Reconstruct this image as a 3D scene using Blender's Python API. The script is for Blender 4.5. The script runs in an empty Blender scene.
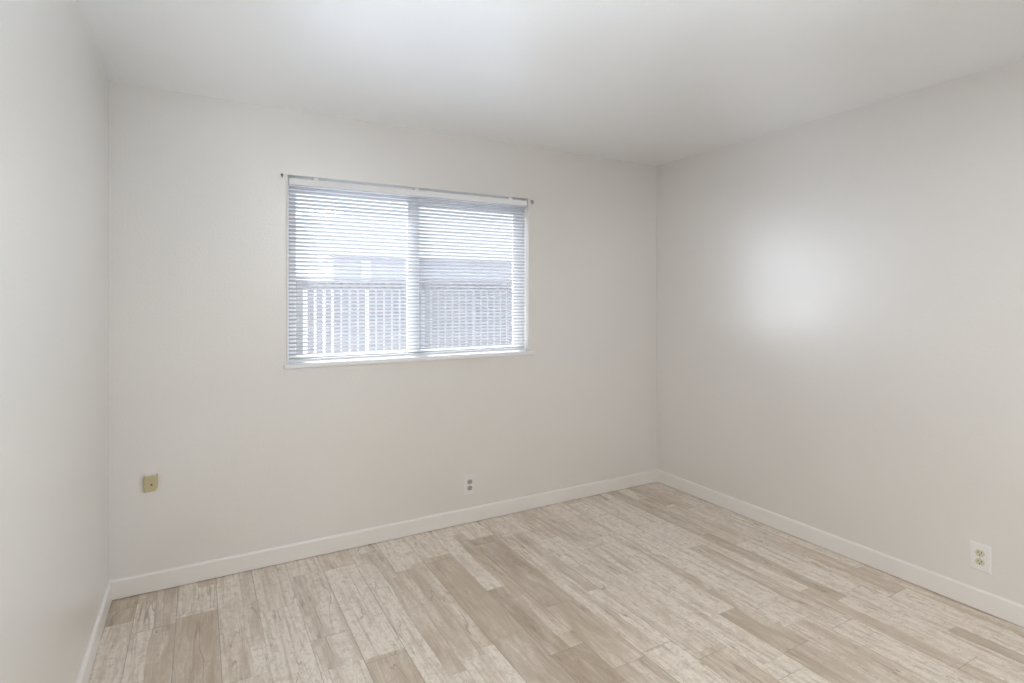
import bpy, bmesh, math, random
from mathutils import Vector, Matrix

S = bpy.context.scene
COL = S.collection
random.seed(4)

# ------------------------------------------------------------------ camera, sky, light, exposure
W, H, BACK = 3.458, 2.44, -4.30          # room width, height, rear wall (window wall is y = 0, left wall x = 0)
cam_d = bpy.data.cameras.new('camera')
cam = bpy.data.objects.new('camera', cam_d)
COL.objects.link(cam)
cam.location = (0.369, -3.212, 1.4154)
cam.rotation_euler = (math.radians(90.085), math.radians(0.09), math.radians(-29.317))
cam_d.sensor_width = 36.0
cam_d.lens = 557.5 * 36.0 / 1024.0
cam_d.shift_y = -43.8 / 1024.0
cam_d.clip_start = 0.02
S.camera = cam

S.view_settings.view_transform = 'Standard'
S.view_settings.look = 'None'
S.view_settings.gamma = 1.0
S.view_settings.use_curve_mapping = False
S.view_settings.exposure = 0.13
S.cycles.max_bounces = 16
S.cycles.diffuse_bounces = 10
S.cycles.transparent_max_bounces = 24
S.cycles.sample_clamp_indirect = 6.0
S.cycles.caustics_reflective = False
S.cycles.caustics_refractive = False

SKY_H, SKY_Z = 1.60, 1.3                 # overcast sky: radiance at the horizon and overhead
wd = bpy.data.worlds.new('overcast_sky')
S.world = wd
wd.use_nodes = True
wn, wl = wd.node_tree.nodes, wd.node_tree.links
wn.clear()
wo = wn.new('ShaderNodeOutputWorld')
wb = wn.new('ShaderNodeBackground')
wb.inputs['Color'].default_value = (0.885, 0.935, 1.0, 1)
wc = wn.new('ShaderNodeTexCoord')
ws = wn.new('ShaderNodeSeparateXYZ')
wm = wn.new('ShaderNodeMapRange')
wm.inputs['From Min'].default_value = 0.30
wm.inputs['From Max'].default_value = 0.85
wm.inputs['To Min'].default_value = SKY_H
wm.inputs['To Max'].default_value = SKY_Z
wl.new(wc.outputs['Generated'], ws.inputs[0])
wl.new(ws.outputs['Z'], wm.inputs['Value'])
# added sky glow out of view to the left, brightening the right wall
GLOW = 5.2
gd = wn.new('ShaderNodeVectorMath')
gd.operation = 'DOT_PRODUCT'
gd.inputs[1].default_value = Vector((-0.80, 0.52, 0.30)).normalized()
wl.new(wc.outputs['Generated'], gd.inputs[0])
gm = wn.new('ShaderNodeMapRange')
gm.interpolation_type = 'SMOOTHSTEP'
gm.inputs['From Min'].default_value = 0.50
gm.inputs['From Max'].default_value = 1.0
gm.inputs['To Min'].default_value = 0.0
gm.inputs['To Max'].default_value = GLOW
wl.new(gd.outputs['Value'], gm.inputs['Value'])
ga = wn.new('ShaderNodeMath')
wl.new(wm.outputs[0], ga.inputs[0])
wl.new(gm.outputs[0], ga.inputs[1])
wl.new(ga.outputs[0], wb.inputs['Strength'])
wl.new(wb.outputs[0], wo.inputs[0])


def area(name, loc, target, sx, sy, power, color, spread=180.0):
    d = bpy.data.lights.new(name, 'AREA')
    d.shape = 'RECTANGLE'
    d.size, d.size_y = sx, sy
    d.energy, d.color, d.spread = power, color, math.radians(spread)
    o = bpy.data.objects.new(name, d)
    COL.objects.link(o)
    o.location = loc
    v = Vector(target) - Vector(loc)
    o.rotation_euler = v.to_track_quat('-Z', 'Y').to_euler()
    return o


sun_d = bpy.data.lights.new('sun', 'SUN')
sun_d.energy, sun_d.angle, sun_d.color = 11.0, math.radians(1.0), (1.0, 0.99, 0.97)
sun = bpy.data.objects.new('sun', sun_d)
COL.objects.link(sun)
sun.rotation_euler = Vector((0.40, -0.46, -0.79)).to_track_quat('-Z', 'Y').to_euler()   # high, from beyond the fence

# daylight through the doorway in the right wall and added fill lights, all behind the camera's view
DOOR_Y0, DOOR_Y1, DOOR_Z = -3.50, -2.72, 2.03
HALL_X = W + 0.13 + 1.1
area('hall_daylight', (W + 0.16, (DOOR_Y0 + DOOR_Y1) / 2, 1.02), (0, (DOOR_Y0 + DOOR_Y1) / 2, 1.02), 0.74, 1.98, 13.5, (0.70, 0.89, 1.0), 110.0)
# added unseen light aimed up from behind the camera to brighten the ceiling
area('added_ceiling_uplight', (0.75, -3.55, 0.30), (1.00, -2.05, 2.45), 0.35, 0.35, 8.0, (0.86, 0.93, 1.0), 62.0)
area('added_room_fill', (1.55, -3.0, H - 0.08), (1.55, -3.0, 0), 0.5, 0.5, 24.0, (1.0, 0.98, 0.955))  # added downlight without a fixture, lifts the whole room
# added soft fill in a made-up opening of the rear wall, behind the camera
REAR_X0, REAR_X1, REAR_Z0, REAR_Z1 = 0.95, 2.75, 0.75, 2.10
area('added_rear_fill', ((REAR_X0 + REAR_X1) / 2, BACK - 0.05, (REAR_Z0 + REAR_Z1) / 2), ((REAR_X0 + REAR_X1) / 2, 0, (REAR_Z0 + REAR_Z1) / 2),
     REAR_X1 - REAR_X0 - 0.04, REAR_Z1 - REAR_Z0 - 0.04, 2.0, (1.0, 0.96, 0.90))


# ------------------------------------------------------------------ node helper
class NT:
    def __init__(self, name):
        self.m = bpy.data.materials.new(name)
        self.m.use_nodes = True
        self.n, self.l = self.m.node_tree.nodes, self.m.node_tree.links
        self.n.clear()
        self.out = self.n.new('ShaderNodeOutputMaterial')

    def put(self, sock, v):
        if hasattr(v, 'is_output'):
            self.l.new(v, sock)
        elif v is not None:
            if sock.type == 'RGBA' and len(v) == 3:
                v = (*v, 1)
            sock.default_value = v

    def node(self, t, outp=0, ins=None, **kw):
        n = self.n.new(t)
        for k, v in kw.items():
            setattr(n, k, v)
        for k, v in (ins or {}).items():
            self.put(n.inputs[k], v)
        return n.outputs[outp]

    def math(self, op, a, b=None, c=None):
        n = self.n.new('ShaderNodeMath')
        n.operation = op
        for i, v in enumerate((a, b, c)):
            if v is not None:
                self.put(n.inputs[i], v)
        return n.outputs[0]

    def mix(self, f, a, b, mode='MIX'):
        n = self.n.new('ShaderNodeMix')
        n.data_type, n.blend_type = 'RGBA', mode
        self.put(n.inputs[0], f)
        self.put(n.inputs[6], a)
        self.put(n.inputs[7], b)
        return n.outputs[2]

    def rng(self, v, a, b, c=0.0, d=1.0, smooth=False):
        return self.node('ShaderNodeMapRange', 0, {'Value': v, 'From Min': a, 'From Max': b, 'To Min': c, 'To Max': d},
                         interpolation_type='SMOOTHSTEP' if smooth else 'LINEAR')

    def comb(self, x, y, z=0.0):
        return self.node('ShaderNodeCombineXYZ', 0, {'X': x, 'Y': y, 'Z': z})

    def noise(self, vec, scale, detail=2.0, rough=0.5, dist=0.0):
        return self.node('ShaderNodeTexNoise', 0, {'Vector': vec, 'Scale': scale, 'Detail': detail, 'Roughness': rough, 'Distortion': dist})

    def rand(self, vec, outp=0):
        return self.node('ShaderNodeTexWhiteNoise', outp, {'Vector': vec}, noise_dimensions='3D')

    def coords(self):
        return self.node('ShaderNodeTexCoord', 'Object')

    def principled(self, **kw):
        n = self.n.new('ShaderNodeBsdfPrincipled')
        for k, v in kw.items():
            self.put(n.inputs[k.replace('_', ' ')], v)
        self.l.new(n.outputs[0], self.out.inputs[0])
        return n


def paint(name, col, rough=0.42, peel=0.20, scale=95.0, spec=0.5, mottle=0.015, coat=0.0):
    t = NT(name)
    co = t.coords()
    big = t.noise(co, 1.7, 3, 0.55)
    c = t.mix(t.rng(big, 0.3, 0.7), tuple(v * (1 - mottle) for v in col), tuple(min(1, v * (1 + mottle)) for v in col))
    fine = t.noise(co, scale, 3, 0.55)
    b = t.node('ShaderNodeBump', 0, {'Strength': peel, 'Distance': 0.004, 'Height': fine})
    rg = t.rng(t.noise(co, 6.0, 3), 0.3, 0.7, rough - 0.03, rough + 0.03)
    t.principled(Base_Color=c, Roughness=rg, Normal=b, Specular_IOR_Level=spec, Coat_Weight=coat, Coat_Roughness=0.28, IOR=2.1)
    return t.m


def plain(name, col, rough=0.4, spec=0.5, metal=0.0, var=0.03):
    t = NT(name)
    nz = t.noise(t.coords(), 40.0, 3)
    c = t.mix(nz, tuple(v * (1 - var) for v in col), tuple(min(1, v * (1 + var)) for v in col))
    t.principled(Base_Color=c, Roughness=rough, Specular_IOR_Level=spec, Metallic=metal)
    return t.m


M = {}
M['wall'] = paint('warm_white_wall_paint', (0.748, 0.731, 0.711), 0.36, spec=1.0, coat=0.7)
M['ceiling'] = paint('white_ceiling_paint', (0.85, 0.875, 0.905), 0.36, spec=1.0, coat=0.7)
M['trim'] = paint('white_trim_paint', (0.81, 0.79, 0.765), 0.32, 0.02, 30)
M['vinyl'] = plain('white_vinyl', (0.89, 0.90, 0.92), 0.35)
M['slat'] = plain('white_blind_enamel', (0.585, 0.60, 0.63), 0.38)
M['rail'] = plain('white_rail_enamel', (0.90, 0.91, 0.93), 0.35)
M['cord'] = plain('white_cord', (0.75, 0.76, 0.78), 0.8)
M['plate'] = plain('white_plastic', (0.80, 0.80, 0.79), 0.3)
M['ivory'] = plain('ivory_plastic', (0.62, 0.60, 0.46), 0.35)
M['beige'] = plain('aged_beige_plastic', (0.56, 0.48, 0.30), 0.4)
M['grey_plastic'] = plain('greyed_plastic', (0.42, 0.39, 0.34), 0.45)
M['dark'] = plain('dark_slot', (0.03, 0.028, 0.025), 0.6)
M['screw'] = plain('screw_metal', (0.55, 0.53, 0.48), 0.35, metal=0.8)
M['iron'] = plain('dark_iron', (0.17, 0.165, 0.16), 0.5, metal=0.5)
M['fence'] = plain('weathered_fence_paint', (0.27, 0.265, 0.28), 0.7, var=0.10)
M['siding'] = plain('pale_blue_siding', (0.54, 0.55, 0.60), 0.7)
M['shed_trim'] = plain('white_shed_trim', (0.85, 0.85, 0.85), 0.6)
M['roofing'] = plain('grey_roofing', (0.40, 0.40, 0.42), 0.8)
M['ground'] = plain('pale_concrete', (0.45, 0.475, 0.53), 0.9, var=0.1)


def glass():
    t = NT('window_glass')
    a = t.node('ShaderNodeBsdfTransparent', 0, {'Color': (0.965, 0.97, 0.975)})
    g = t.node('ShaderNodeBsdfGlossy', 0, {'Color': (1, 1, 1), 'Roughness': 0.02})
    mx = t.node('ShaderNodeMixShader', 0, {0: 0.05, 1: a, 2: g})
    t.l.new(mx, t.out.inputs[0])
    return t.m


def screen_mesh():
    t = NT('insect_screen')
    a = t.node('ShaderNodeBsdfTransparent', 0, {'Color': (1, 1, 1)})
    g = t.node('ShaderNodeBsdfDiffuse', 0, {'Color': (0.45, 0.47, 0.50)})
    mx = t.node('ShaderNodeMixShader', 0, {0: 0.08, 1: a, 2: g})
    t.l.new(mx, t.out.inputs[0])
    return t.m


M['glass'] = glass()
M['screen'] = screen_mesh()

PW = 0.163                               # plank width


def floor_mat():
    t = NT('whitewashed_wood_planks')
    co = t.coords()
    sp = t.n.new('ShaderNodeSeparateXYZ')
    t.l.new(co, sp.inputs[0])
    x, y = sp.outputs['X'], sp.outputs['Y']
    u = t.math('DIVIDE', t.math('SUBTRACT', x, 0.117 - PW), PW)
    row = t.math('FLOOR', u)
    fu = t.math('SUBTRACT', u, row)
    L = 1.22
    v = t.math('ADD', t.math('DIVIDE', y, L), t.math('MULTIPLY', t.rand(t.comb(row, 3.1)), 7.0))
    colm = t.math('FLOOR', v)
    fv = t.math('SUBTRACT', v, colm)
    pid = t.comb(row, colm, 1.7)
    pr = t.rand(pid)
    # printed boards inside each plank: two wavering strips of shorter pieces
    wav = t.math('MULTIPLY', t.math('SUBTRACT', t.noise(t.comb(t.math('MULTIPLY', row, 5.3), t.math('MULTIPLY', y, 3.0)), 1.0, 2), 0.5), 0.22)
    cut = t.math('ADD', t.math('ADD', 0.36, t.math('MULTIPLY', t.rand(t.comb(row, colm, 9.2)), 0.28)), wav)
    cut = t.math('ADD', cut, t.math('GREATER_THAN', t.rand(t.comb(row, colm, 21.3)), 0.52))
    half = t.math('GREATER_THAN', fu, cut)
    srow = t.math('ADD', t.math('MULTIPLY', row, 2.0), half)
    v2 = t.math('ADD', t.math('DIVIDE', y, 0.82), t.math('MULTIPLY', t.rand(t.comb(srow, 5.5)), 9.0))
    scol = t.math('FLOOR', v2)
    fv2 = t.math('SUBTRACT', v2, scol)
    sr = t.rand(t.comb(srow, scol, 4.4))
    sr2 = t.rand(t.comb(srow, scol, 8.8))
    # grain along the plank, shifted from piece to piece
    gx = t.math('ADD', x, t.math('MULTIPLY', sr2, 13.0))
    gy = t.math('ADD', y, t.math('MULTIPLY', pr, 11.0))
    grain = t.noise(t.comb(t.math('MULTIPLY', gx, 44.0), t.math('MULTIPLY', gy, 1.8)), 1.0, 5, 0.62, 0.6)
    fineg = t.noise(t.comb(t.math('MULTIPLY', gx, 190.0), t.math('MULTIPLY', gy, 9.0)), 1.0, 3, 0.6, 0.3)
    crossg = t.noise(t.comb(t.math('MULTIPLY', gx, 26.0), t.math('MULTIPLY', gy, 75.0)), 1.0, 3, 0.6, 0.5)
    patch = t.noise(t.comb(t.math('MULTIPLY', gx, 17.0), t.math('MULTIPLY', gy, 3.0)), 1.0, 4, 0.62, 0.5)
    # tone of the piece: tan boards and whitewashed boards
    tan = t.mix(sr2, (0.37, 0.285, 0.203), (0.55, 0.445, 0.338))
    wash = (0.82, 0.745, 0.662)
    wv = t.math('ADD', t.math('MULTIPLY', sr, 0.70), t.math('MULTIPLY', pr, 0.18))
    wv = t.math('ADD', wv, t.math('MULTIPLY', t.math('SUBTRACT', patch, 0.5), 1.5))
    c = t.mix(t.rng(wv, -0.16, 0.78, smooth=True), tan, wash)
    spk = t.noise(t.comb(t.math('MULTIPLY', gx, 46.0), t.math('MULTIPLY', gy, 24.0)), 1.0, 5, 0.68, 0.4)
    c = t.mix(t.math('MULTIPLY', t.rng(spk, 0.47, 0.62, smooth=True), 0.48), c, (0.52, 0.425, 0.330))
    # broad brown streaks, fine grain, saw marks
    c = t.mix(t.math('MULTIPLY', t.rng(grain, 0.53, 0.30, smooth=True), 0.55), c, (0.44, 0.350, 0.265))
    c = t.mix(t.math('MULTIPLY', t.rng(fineg, 0.50, 0.30, smooth=True), 0.24), c, (0.36, 0.280, 0.205))
    c = t.mix(t.math('MULTIPLY', t.rng(fineg, 0.53, 0.72, smooth=True), 0.24), c, (0.80, 0.77, 0.72))
    c = t.mix(t.math('MULTIPLY', t.rng(crossg, 0.45, 0.32, smooth=True), t.math('MULTIPLY', t.rng(patch, 0.40, 0.58), 0.45)), c, (0.43, 0.355, 0.28))
    # crackle in the whitewash: short thin contour lines
    kn = t.noise(t.comb(t.math('MULTIPLY', gx, 50.0), t.math('MULTIPLY', gy, 34.0)), 1.0, 3, 0.6, 0.8)
    kl = t.rng(t.math('ABSOLUTE', t.math('SUBTRACT', kn, 0.5)), 0.0, 0.022, 1.0, 0.0, True)
    kg = t.rng(t.noise(t.comb(t.math('MULTIPLY', gx, 17.0), t.math('MULTIPLY', gy, 7.0)), 1.0, 2), 0.44, 0.60)
    c = t.mix(t.math('MULTIPLY', t.math('MULTIPLY', kl, kg), 0.46), c, (0.33, 0.255, 0.185))
    # long cracks along the grain
    cn = t.noise(t.comb(t.math('MULTIPLY', gx, 15.0), t.math('MULTIPLY', gy, 1.2)), 1.0, 2, 0.5, 0.35)
    crack = t.rng(t.math('ABSOLUTE', t.math('SUBTRACT', cn, 0.5)), 0.0, 0.012, 1.0, 0.0, True)
    gate = t.rng(t.noise(t.comb(t.math('MULTIPLY', x, 7.0), t.math('MULTIPLY', y, 2.6)), 1.0, 2), 0.40, 0.58)
    c = t.mix(t.math('MULTIPLY', t.math('MULTIPLY', crack, gate), 0.60), c, (0.25, 0.185, 0.13))
    # edges of the printed pieces
    eh = t.rng(t.math('ABSOLUTE', t.math('SUBTRACT', fu, cut)), 0.0, 0.016, 1.0, 0.0)
    c = t.mix(t.math('MULTIPLY', eh, t.math('MULTIPLY', gate, 0.45)), c, (0.30, 0.225, 0.16))
    ee = t.rng(fv2, 0.0, 0.007, 1.0, 0.0)
    c = t.mix(t.math('MULTIPLY', ee, 0.18), c, (0.34, 0.26, 0.19))
    # plank seams
    su = t.math('MINIMUM', fu, t.math('SUBTRACT', 1.0, fu))
    sv = t.math('MINIMUM', fv, t.math('SUBTRACT', 1.0, fv))
    seam = t.math('MAXIMUM', t.rng(su, 0.004, 0.013, 1.0, 0.0), t.rng(sv, 0.0005, 0.0018, 1.0, 0.0))
    sg = t.rng(t.noise(t.comb(t.math('MULTIPLY', x, 6.0), t.math('MULTIPLY', y, 1.2)), 1.0, 2), 0.35, 0.62, 0.28, 0.75)
    c = t.mix(t.math('MULTIPLY', seam, sg), c, (0.22, 0.165, 0.12))
    hgt = t.math('SUBTRACT', t.math('MULTIPLY', grain, 0.5), t.math('MULTIPLY', seam, 0.8))
    b = t.node('ShaderNodeBump', 0, {'Strength': 0.25, 'Distance': 0.002, 'Height': hgt})
    rg = t.rng(grain, 0.3, 0.7, 0.42, 0.32)
    t.principled(Base_Color=c, Roughness=rg, Normal=b, Specular_IOR_Level=0.5, IOR=1.75)
    return t.m


M['floor'] = floor_mat()


# ------------------------------------------------------------------ mesh helpers
def obj(name, bm, mat, parent=None, smooth=False, bevel=0.0, seg=2, loc=None):
    me = bpy.data.meshes.new(name)
    bmesh.ops.recalc_face_normals(bm, faces=bm.faces)
    bm.to_mesh(me)
    bm.free()
    for f in me.polygons:
        f.use_smooth = smooth
    me.materials.append(M[mat])
    o = bpy.data.objects.new(name, me)
    COL.objects.link(o)
    if parent:
        o.parent = parent
    if loc:
        o.location = loc
    if bevel:
        md = o.modifiers.new('bevel', 'BEVEL')
        md.width, md.segments, md.limit_method = bevel, seg, 'ANGLE'
        md.angle_limit = math.radians(35)
        md.harden_normals = False
    return o


def empty(name, loc, rotz=0.0):
    o = bpy.data.objects.new(name, None)
    COL.objects.link(o)
    o.location, o.rotation_euler = loc, (0, 0, rotz)
    o.empty_display_size = 0.05
    return o


def tag(o, label=None, cat=None, group=None, kind=None):
    for k, v in (('label', label), ('category', cat), ('group', group), ('kind', kind)):
        if v:
            o[k] = v
    return o


def box(bm, x0, x1, y0, y1, z0, z1):
    v = [bm.verts.new((x, y, z)) for x in (x0, x1) for y in (y0, y1) for z in (z0, z1)]
    for f in ((0, 1, 3, 2), (4, 6, 7, 5), (0, 4, 5, 1), (2, 3, 7, 6), (0, 2, 6, 4), (1, 5, 7, 3)):
        bm.faces.new([v[i] for i in f])


def extrude_poly(bm, pts, fn, d0, d1):
    """closed outline pts swept from depth d0 to d1; fn(a, b, d) -> xyz"""
    A = [bm.verts.new(fn(a, b, d0)) for a, b in pts]
    B = [bm.verts.new(fn(a, b, d1)) for a, b in pts]
    n = len(pts)
    for i in range(n):
        bm.faces.new((A[i], A[(i + 1) % n], B[(i + 1) % n], B[i]))
    bm.faces.new(A[::-1])
    bm.faces.new(B)


def slab_with_holes(bm, a0, a1, z0, z1, holes, fn, thick):
    """wall slab in (a, z) with rectangular holes; fn(a, z, d) -> xyz, d = 0 room face, d = thick outer face"""
    As = sorted({a0, a1, *[h[0] for h in holes], *[h[1] for h in holes]})
    Zs = sorted({z0, z1, *[h[2] for h in holes], *[h[3] for h in holes]})
    vs = {}

    def vt(i, j, d):
        k = (i, j, d)
        if k not in vs:
            vs[k] = bm.verts.new(fn(As[i], Zs[j], d))
        return vs[k]

    def solid(i, j):
        if not (0 <= i < len(As) - 1 and 0 <= j < len(Zs) - 1):
            return False
        ca, cz = (As[i] + As[i + 1]) / 2, (Zs[j] + Zs[j + 1]) / 2
        return not any(h[0] < ca < h[1] and h[2] < cz < h[3] for h in holes)
    for i in range(len(As) - 1):
        for j in range(len(Zs) - 1):
            if not solid(i, j):
                continue
            for d in (0, thick):
                bm.faces.new((vt(i, j, d), vt(i + 1, j, d), vt(i + 1, j + 1, d), vt(i, j + 1, d)))
            for (ni, nj, p, q) in ((i - 1, j, (i, j), (i, j + 1)), (i + 1, j, (i + 1, j), (i + 1, j + 1)),
                                   (i, j - 1, (i, j), (i + 1, j)), (i, j + 1, (i, j + 1), (i + 1, j + 1))):
                if not solid(ni, nj):
                    bm.faces.new((vt(*p, 0), vt(*q, 0), vt(*q, thick), vt(*p, thick)))


def disc(bm, fn, r, d0, d1, n=24, cut=None):
    pts = []
    for i in range(n):
        a = 2 * math.pi * i / n
        px, pz = r * math.cos(a), r * math.sin(a)
        if cut:
            pz = max(-cut, min(cut, pz))
        pts.append((px, pz))
    extrude_poly(bm, pts, fn, d0, d1)


def tube(bm, p0, p1, r, n=8):
    p0, p1 = Vector(p0), Vector(p1)
    z = (p1 - p0).normalized()
    x = z.orthogonal().normalized()
    y = z.cross(x)
    A = [bm.verts.new(p0 + x * r * math.cos(2 * math.pi * i / n) + y * r * math.sin(2 * math.pi * i / n)) for i in range(n)]
    B = [bm.verts.new(v.co + (p1 - p0)) for v in A]
    for i in range(n):
        bm.faces.new((A[i], A[(i + 1) % n], B[(i + 1) % n], B[i]))
    bm.faces.new(A[::-1])
    bm.faces.new(B)


def structure(o):
    o['kind'] = 'structure'
    return o


# ------------------------------------------------------------------ room shell
T = 0.13
WX0, WX1, WZ0, WZ1 = 0.784, 2.302, 1.050, 2.086       # window opening in the wall

bm = bmesh.new(); box(bm, -T, W + T, BACK - T, T, -0.12, 0.0)
structure(obj('floor', bm, 'floor'))
bm = bmesh.new(); box(bm, -T, W + T, BACK - T, T, H, H + 0.12)
structure(obj('ceiling', bm, 'ceiling'))
bm = bmesh.new(); slab_with_holes(bm, -T, W + T, 0, H, [(WX0, WX1, WZ0, WZ1)], lambda a, z, d: (a, d, z), T)
structure(obj('wall_back', bm, 'wall'))
bm = bmesh.new(); box(bm, -T, 0, BACK, 0, 0, H)
structure(obj('wall_left', bm, 'wall'))
bm = bmesh.new(); slab_with_holes(bm, BACK, 0, 0, H, [(DOOR_Y0, DOOR_Y1, 0, DOOR_Z)], lambda a, z, d: (W + d, a, z), T)
structure(obj('wall_right', bm, 'wall'))
bm = bmesh.new(); slab_with_holes(bm, 0, W, 0, H, [(REAR_X0, REAR_X1, REAR_Z0, REAR_Z1)], lambda a, z, d: (a, BACK - d, z), T)
structure(obj('wall_rear', bm, 'wall'))
bm = bmesh.new(); box(bm, REAR_X0 - 0.03, REAR_X1 + 0.03, BACK - T - 0.02, BACK - T, REAR_Z0 - 0.03, REAR_Z1 + 0.03)
structure(obj('rear_fill_panel', bm, 'vinyl'))  # solid panel closing the made-up opening behind the added fill
# short hall beyond the doorway
bm = bmesh.new(); box(bm, HALL_X, HALL_X + T, -4.6, -1.6, 0, H)
structure(obj('wall_hall', bm, 'wall'))
bm = bmesh.new()
box(bm, W + T, HALL_X, -4.6 - T, -4.6, 0, H)
box(bm, W + T, HALL_X, -1.6, -1.6 + T, 0, H)
structure(obj('wall_hall_end', bm, 'wall'))
bm = bmesh.new(); box(bm, W + T, HALL_X + T, -4.6 - T, -1.6 + T, -0.12, 0)
structure(obj('floor_hall', bm, 'floor'))
bm = bmesh.new(); box(bm, W + T, HALL_X + T, -4.6 - T, -1.6 + T, H, H + 0.12)
structure(obj('ceiling_hall', bm, 'ceiling'))

BH, BT = 0.0935, 0.0125
prof = [(0, 0), (BT * 0.35, 0), (BT * 0.35, 0.0035), (BT, 0.0035), (BT, BH - 0.008), (BT * 0.86, BH - 0.004), (BT * 0.55, BH - 0.001), (BT * 0.3, BH), (0, BH)]
bm = bmesh.new(); extrude_poly(bm, prof, lambda a, b, d: (d, -a, b), 0, W)
structure(obj('baseboard_back', bm, 'trim'))
bm = bmesh.new(); extrude_poly(bm, prof, lambda a, b, d: (a, d, b), BACK, -BT)
structure(obj('baseboard_left', bm, 'trim'))
bm = bmesh.new(); extrude_poly(bm, prof, lambda a, b, d: (W - a, d, b), DOOR_Y1 + 0.06, -BT)
structure(obj('baseboard_right', bm, 'trim'))
bm = bmesh.new(); extrude_poly(bm, prof, lambda a, b, d: (d, BACK + a, b), BT, W)
structure(obj('baseboard_rear', bm, 'trim'))

# casing of the doorway behind the camera
bm = bmesh.new()
for y0, y1 in ((DOOR_Y0 - 0.06, DOOR_Y0), (DOOR_Y1, DOOR_Y1 + 0.06)):
    box(bm, W - 0.015, W, y0, y1, 0, DOOR_Z)
box(bm, W - 0.015, W, DOOR_Y0 - 0.06, DOOR_Y1 + 0.06, DOOR_Z, DOOR_Z + 0.06)
structure(obj('door_1', bm, 'trim', bevel=0.003))

# ------------------------------------------------------------------ window
win = structure(empty('window_1', ((WX0 + WX1) / 2, 0, WZ0)))
ox, oz = (WX0 + WX1) / 2, WZ0


def wbox(bm, x0, x1, y0, y1, z0, z1):
    box(bm, x0 - ox, x1 - ox, y0, y1, z0 - oz, z1 - oz)


FY0, FY1 = 0.070, 0.115
FL, FR, FT, FB = 0.812, 2.268, 2.030, 1.082
SX0, SX1 = 1.483, 1.560
bm = bmesh.new()
extr = lambda a, z, d: (a - ox, FY0 + d, z - oz)
slab_with_holes(bm, WX0, WX1, WZ0 + 0.004, WZ1, [(FL, FR, FB, FT)], extr, FY1 - FY0)
obj('frame', bm, 'vinyl', win, bevel=0.002)
# two sashes, the right one nearer the room
bm = bmesh.new()
slab_with_holes(bm, FL, SX1 - 0.01, FB, FT, [(FL + 0.030, SX0 + 0.006, FB + 0.016, FT - 0.026)], lambda a, z, d: (a - ox, 0.094 + d, z - oz), 0.016)
s1 = obj('sash', bm, 'vinyl', win, bevel=0.002)
bm = bmesh.new(); wbox(bm, FL + 0.028, SX0 + 0.010, 0.100, 0.104, FB + 0.014, FT - 0.024)
obj('pane', bm, 'glass', s1)
bm = bmesh.new()
slab_with_holes(bm, SX0, FR, FB, FT, [(SX1 - 0.003, FR - 0.044, FB + 0.016, FT - 0.040)], lambda a, z, d: (a - ox, 0.075 + d, z - oz), 0.016)
s2 = obj('sash', bm, 'vinyl', win, bevel=0.002)
bm = bmesh.new(); wbox(bm, SX1 - 0.007, FR - 0.040, 0.081, 0.085, FB + 0.014, FT - 0.036)
obj('pane', bm, 'glass', s2)
bm = bmesh.new(); wbox(bm, SX0 + 0.01, SX0 + 0.028, 0.068, 0.075, 1.54, 1.60)
obj('latch', bm, 'vinyl', s2, bevel=0.002)
bm = bmesh.new(); wbox(bm, SX1 - 0.01, FR - 0.004, 0.1105, 0.1110, FB + 0.004, FT - 0.004)
obj('insect_screen', bm, 'screen', win)
# narrow painted beads round the opening
for x0, x1 in ((WX0 - 0.006, WX0 + 0.003), (WX1 - 0.003, WX1 + 0.006)):
    bm = bmesh.new(); wbox(bm, x0, x1, -0.005, 0.068, WZ0 + 0.012, WZ1 + 0.002)
    obj('edge_bead', bm, 'trim', win, bevel=0.002)
# sill board with its horns, and the apron under it
bm = bmesh.new()
sp_ = [(-0.024, 0.002), (-0.024, 0.018), (-0.020, 0.022), (0.070, 0.022), (0.070, 0.002)]
extrude_poly(bm, sp_, lambda a, b, d: (d - ox, a, b + 1.040 - oz), WX0 - 0.018, WX1 + 0.034)
obj('sill', bm, 'rail', win, bevel=0.002)
bm = bmesh.new(); wbox(bm, WX0 - 0.012, WX1 + 0.012, -0.004, 0.0, 1.006, 1.042)
obj('apron', bm, 'wall', win)

# ------------------------------------------------------------------ blind
BX0, BX1 = 0.794, 2.2925
blind = empty('window_blind', ((BX0 + BX1) / 2, 0.03, 2.0))
tag(blind, 'white horizontal mini blind lowered over the window, slats tilted open', 'blind')
bx, bz = (BX0 + BX1) / 2, 2.0


def bbox_(bm, x0, x1, y0, y1, z0, z1):
    box(bm, x0 - bx, x1 - bx, y0 - 0.03, y1 - 0.03, z0 - bz, z1 - bz)


bm = bmesh.new(); bbox_(bm, BX0, BX1, 0.003, 0.046, 2.036, 2.071)
obj('headrail', bm, 'rail', blind, bevel=0.003)
PITCH, TOPZ, BOTZ = 0.0212, 2.022, 1.088
SY = 0.028
NS = int((TOPZ - BOTZ) / PITCH) + 1
bm = bmesh.new()
tilt = math.radians(-22)                  # room edge up
for k in range(NS):
    zc = TOPZ - k * PITCH
    ring = []
    m = 6
    for side in (1, -1):
        for i in range(m + 1) if side == 1 else range(m, -1, -1):
            s = i / m * 2 - 1
            yy, zz = s * 0.0125, 0.0022 * (1 - s * s) + side * 0.00025
            ring.append((yy * math.cos(tilt) - zz * math.sin(tilt), yy * math.sin(tilt) + zz * math.cos(tilt)))
    extrude_poly(bm, ring, lambda a, b, d: (d - bx, SY - 0.03 + a, zc - bz + b), BX0 + 0.002, BX1 - 0.002)
obj('slats', bm, 'slat', blind)
bm = bmesh.new(); bbox_(bm, BX0 + 0.002, BX1 - 0.002, SY - 0.013, SY + 0.013, 1.0715, 1.0825)
obj('bottom_rail', bm, 'rail', blind, bevel=0.003)
LADX = (0.935, 1.545, 2.155)
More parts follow.
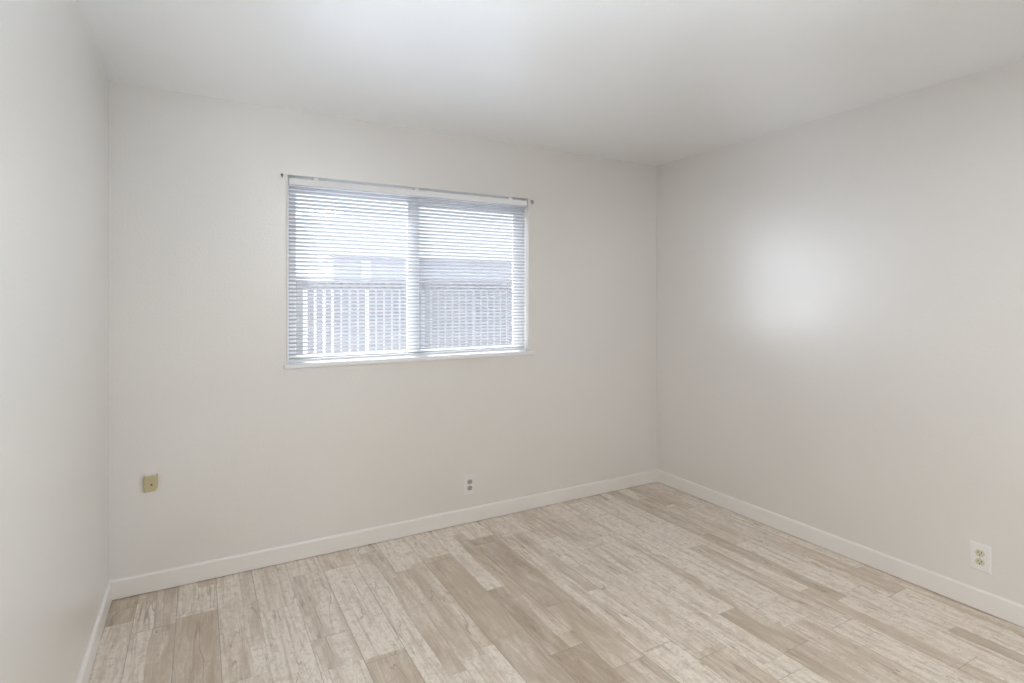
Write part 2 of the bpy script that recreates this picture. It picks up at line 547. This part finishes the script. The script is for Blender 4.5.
for lx in LADX:
    bm = bmesh.new()
    for yy in (SY - 0.0135, SY + 0.0135):
        tube(bm, (lx - bx, yy - 0.03, 1.076 - bz), (lx - bx, yy - 0.03, 2.036 - bz), 0.0007, 6)
    for k in range(NS):
        zc = TOPZ - k * PITCH
        tube(bm, (lx - bx, SY - 0.0435, zc + 0.0056 - bz), (lx - bx, SY - 0.0165, zc - 0.0052 - bz), 0.0005, 4)
    obj('ladder_cord', bm, 'cord', blind)
for lx in (0.935, 1.52, 2.165):
    bm = bmesh.new()
    bbox_(bm, lx - 0.014, lx + 0.014, 0.008, 0.044, 2.071, 2.0855)
    bbox_(bm, lx - 0.010, lx + 0.010, 0.0012, 0.003, 2.052, 2.080)
    obj('mounting_bracket', bm, 'rail', blind, bevel=0.001)


# ------------------------------------------------------------------ outlets
def outlet(loc, rotz, label, recept, pw, ph):
    """duplex outlet; local -y faces the room, origin on the wall at the plate's centre"""
    root = tag(empty('wall_outlet', loc, rotz), label, 'outlet', 'duplex wall outlets')
    bm = bmesh.new()
    hw, hh = pw / 2, ph / 2
    # plate with dished edges
    A = [(-hw, -hh), (hw, -hh), (hw, hh), (-hw, hh)]
    i = 0.005
    Bp = [(-hw + i, -hh + i), (hw - i, -hh + i), (hw - i, hh - i), (-hw + i, hh - i)]
    ra = [bm.verts.new((a, 0, b)) for a, b in A]
    rb = [bm.verts.new((a, -0.0035, b)) for a, b in A]
    rc = [bm.verts.new((a, -0.0060, b)) for a, b in Bp]
    for p, q in ((ra, rb), (rb, rc)):
        for k in range(4):
            bm.faces.new((p[k], p[(k + 1) % 4], q[(k + 1) % 4], q[k]))
    bm.faces.new(rc); bm.faces.new(ra[::-1])
    obj('cover_plate', bm, 'plate', root, bevel=0.001)
    for zc in (0.0195, -0.0195):
        bm = bmesh.new()
        disc(bm, lambda a, b, d: (a, d, b + zc), 0.0172, -0.0085, -0.0055, 28, 0.0140)
        r = obj('receptacle', bm, recept, root, bevel=0.0006)
        for sx, sh in ((-0.0063, 0.0046), (0.0063, 0.0038)):
            bm = bmesh.new(); box(bm, sx - 0.0013, sx + 0.0013, -0.0089, -0.0078, zc + 0.0035 - sh, zc + 0.0035 + sh)
            obj('slot', bm, 'dark', r)
        bm = bmesh.new()
        disc(bm, lambda a, b, d: (a, d, b + zc - 0.0078), 0.0027, -0.0089, -0.0078, 12)
        obj('ground_hole', bm, 'dark', r)
    bm = bmesh.new()
    disc(bm, lambda a, b, d: (a, d, b), 0.0030, -0.0072, -0.0055, 14)
    obj('screw', bm, 'screw', root)
    return root


outlet((1.861, 0, 0.238), 0.0, 'white duplex outlet with greyed sockets on the wall below the window', 'grey_plastic', 0.072, 0.132)
outlet((W, -2.046, 0.2395), -math.pi / 2, 'white duplex outlet with ivory sockets on the bare right wall', 'ivory', 0.080, 0.124)

# ------------------------------------------------------------------ phone jack box
jx, jz = 0.1665, 0.5255
jack = tag(empty('phone_jack', (jx, 0, jz)), 'small aged beige phone jack box on the wall at left', 'phone jack')
bm = bmesh.new()
bo = [(-0.027, -0.036), (0.018, -0.036), (0.027, -0.026), (0.027, 0.040), (-0.027, 0.040), (-0.030, 0.020), (-0.030, -0.016)]
A = [bm.verts.new((a, 0, b)) for a, b in bo]
B = [bm.verts.new((a, -0.020, b)) for a, b in bo]
Cc = [bm.verts.new((a * 0.88, -0.026, b * 0.90)) for a, b in bo]
n = len(bo)
for P, Q in ((A, B), (B, Cc)):
    for k in range(n):
        bm.faces.new((P[k], P[(k + 1) % n], Q[(k + 1) % n], Q[k]))
bm.faces.new(A[::-1]); bm.faces.new(Cc)
obj('box', bm, 'beige', jack, bevel=0.0015)
bm = bmesh.new(); disc(bm, lambda a, b, d: (a + 0.003, d, b - 0.003), 0.0042, -0.0268, -0.0255, 14)
obj('screw', bm, 'dark', jack)
bm = bmesh.new(); box(bm, -0.024, 0.020, -0.017, 0, 0.0405, 0.047)
obj('top_clip', bm, 'plate', jack, bevel=0.001)

# ------------------------------------------------------------------ curtain hardware left in the wall
nail = tag(empty('curtain_hook', (0.758, 0, 2.082)), 'small dark hook in the wall at the top left corner of the window', 'hook')
bm = bmesh.new()
tube(bm, (0, 0.004, 0), (0, -0.012, 0), 0.0035, 10)
tube(bm, (0, -0.010, 0.002), (0, -0.012, -0.016), 0.0022, 8)
obj('shank', bm, 'iron', nail, smooth=True)
bm = bmesh.new(); disc(bm, lambda a, b, d: (a, d, b), 0.0062, -0.003, 0.0, 16)
obj('base', bm, 'iron', nail)

br = tag(empty('curtain_bracket', (2.326, 0, 2.066)), 'small grey bracket on the wall at the top right corner of the window', 'bracket')
bm = bmesh.new()
box(bm, -0.006, 0.006, -0.002, 0, -0.016, 0.014)
obj('plate', bm, 'screw', br, bevel=0.0008)
bm = bmesh.new()
box(bm, -0.012, 0.006, -0.014, -0.002, 0.008, 0.0105)
box(bm, 0.003, 0.0055, -0.014, -0.002, -0.014, 0.008)
obj('arm', bm, 'screw', br, bevel=0.0006)

# ------------------------------------------------------------------ outside the window
GZ = -0.15
bm = bmesh.new(); box(bm, -6, 14, T + 0.02, 12, GZ - 0.1, GZ)
structure(obj('ground', bm, 'ground'))
FYD = 3.0
fence = tag(empty('picket_fence', (2.5, FYD, GZ)), 'grey close picket fence outside behind the window blind', 'fence')
pk = None
px = -0.2
k = 0
while px < 5.6:
    if pk is None:
        bm = bmesh.new()
        box(bm, -0.033, 0.033, -0.009, 0.009, 0.03, 1.76)
        pk = obj('picket', bm, 'fence', fence, bevel=0.003)
        o = pk
    else:
        o = pk.copy(); COL.objects.link(o); o.parent = fence
    o.location = (px - 2.5, 0, random.uniform(-0.006, 0.006))
    k += 1
    px += 0.0905 + (0.022 if k % 7 == 3 else 0)
for z in (0.30, 1.66):
    bm = bmesh.new(); box(bm, -2.75, 3.15, 0.010, 0.048, z, z + 0.09)
    obj('rail', bm, 'fence', fence, bevel=0.003)
bm = bmesh.new(); box(bm, -2.75, 3.15, -0.03, 0.05, 1.772, 1.795)
obj('cap_rail', bm, 'fence', fence, bevel=0.003)

shed = tag(empty('shed', (6.0, 6.8, GZ)), 'pale flat-roofed outbuilding beyond the fence seen through the blind', 'shed')
SHL = 2.25 - 6.0
bm = bmesh.new(); box(bm, SHL, 4.0, -0.8, 1.6, 0, 2.20)
obj('wall', bm, 'siding', shed)
bm = bmesh.new(); box(bm, SHL - 0.06, 4.1, -0.9, 1.7, 2.20, 2.28)
obj('roof', bm, 'roofing', shed, bevel=0.01)
bm = bmesh.new(); box(bm, SHL + 0.45, SHL + 0.60, -0.825, -0.80, 0, 2.20)
obj('post_trim', bm, 'shed_trim', shed, bevel=0.004)
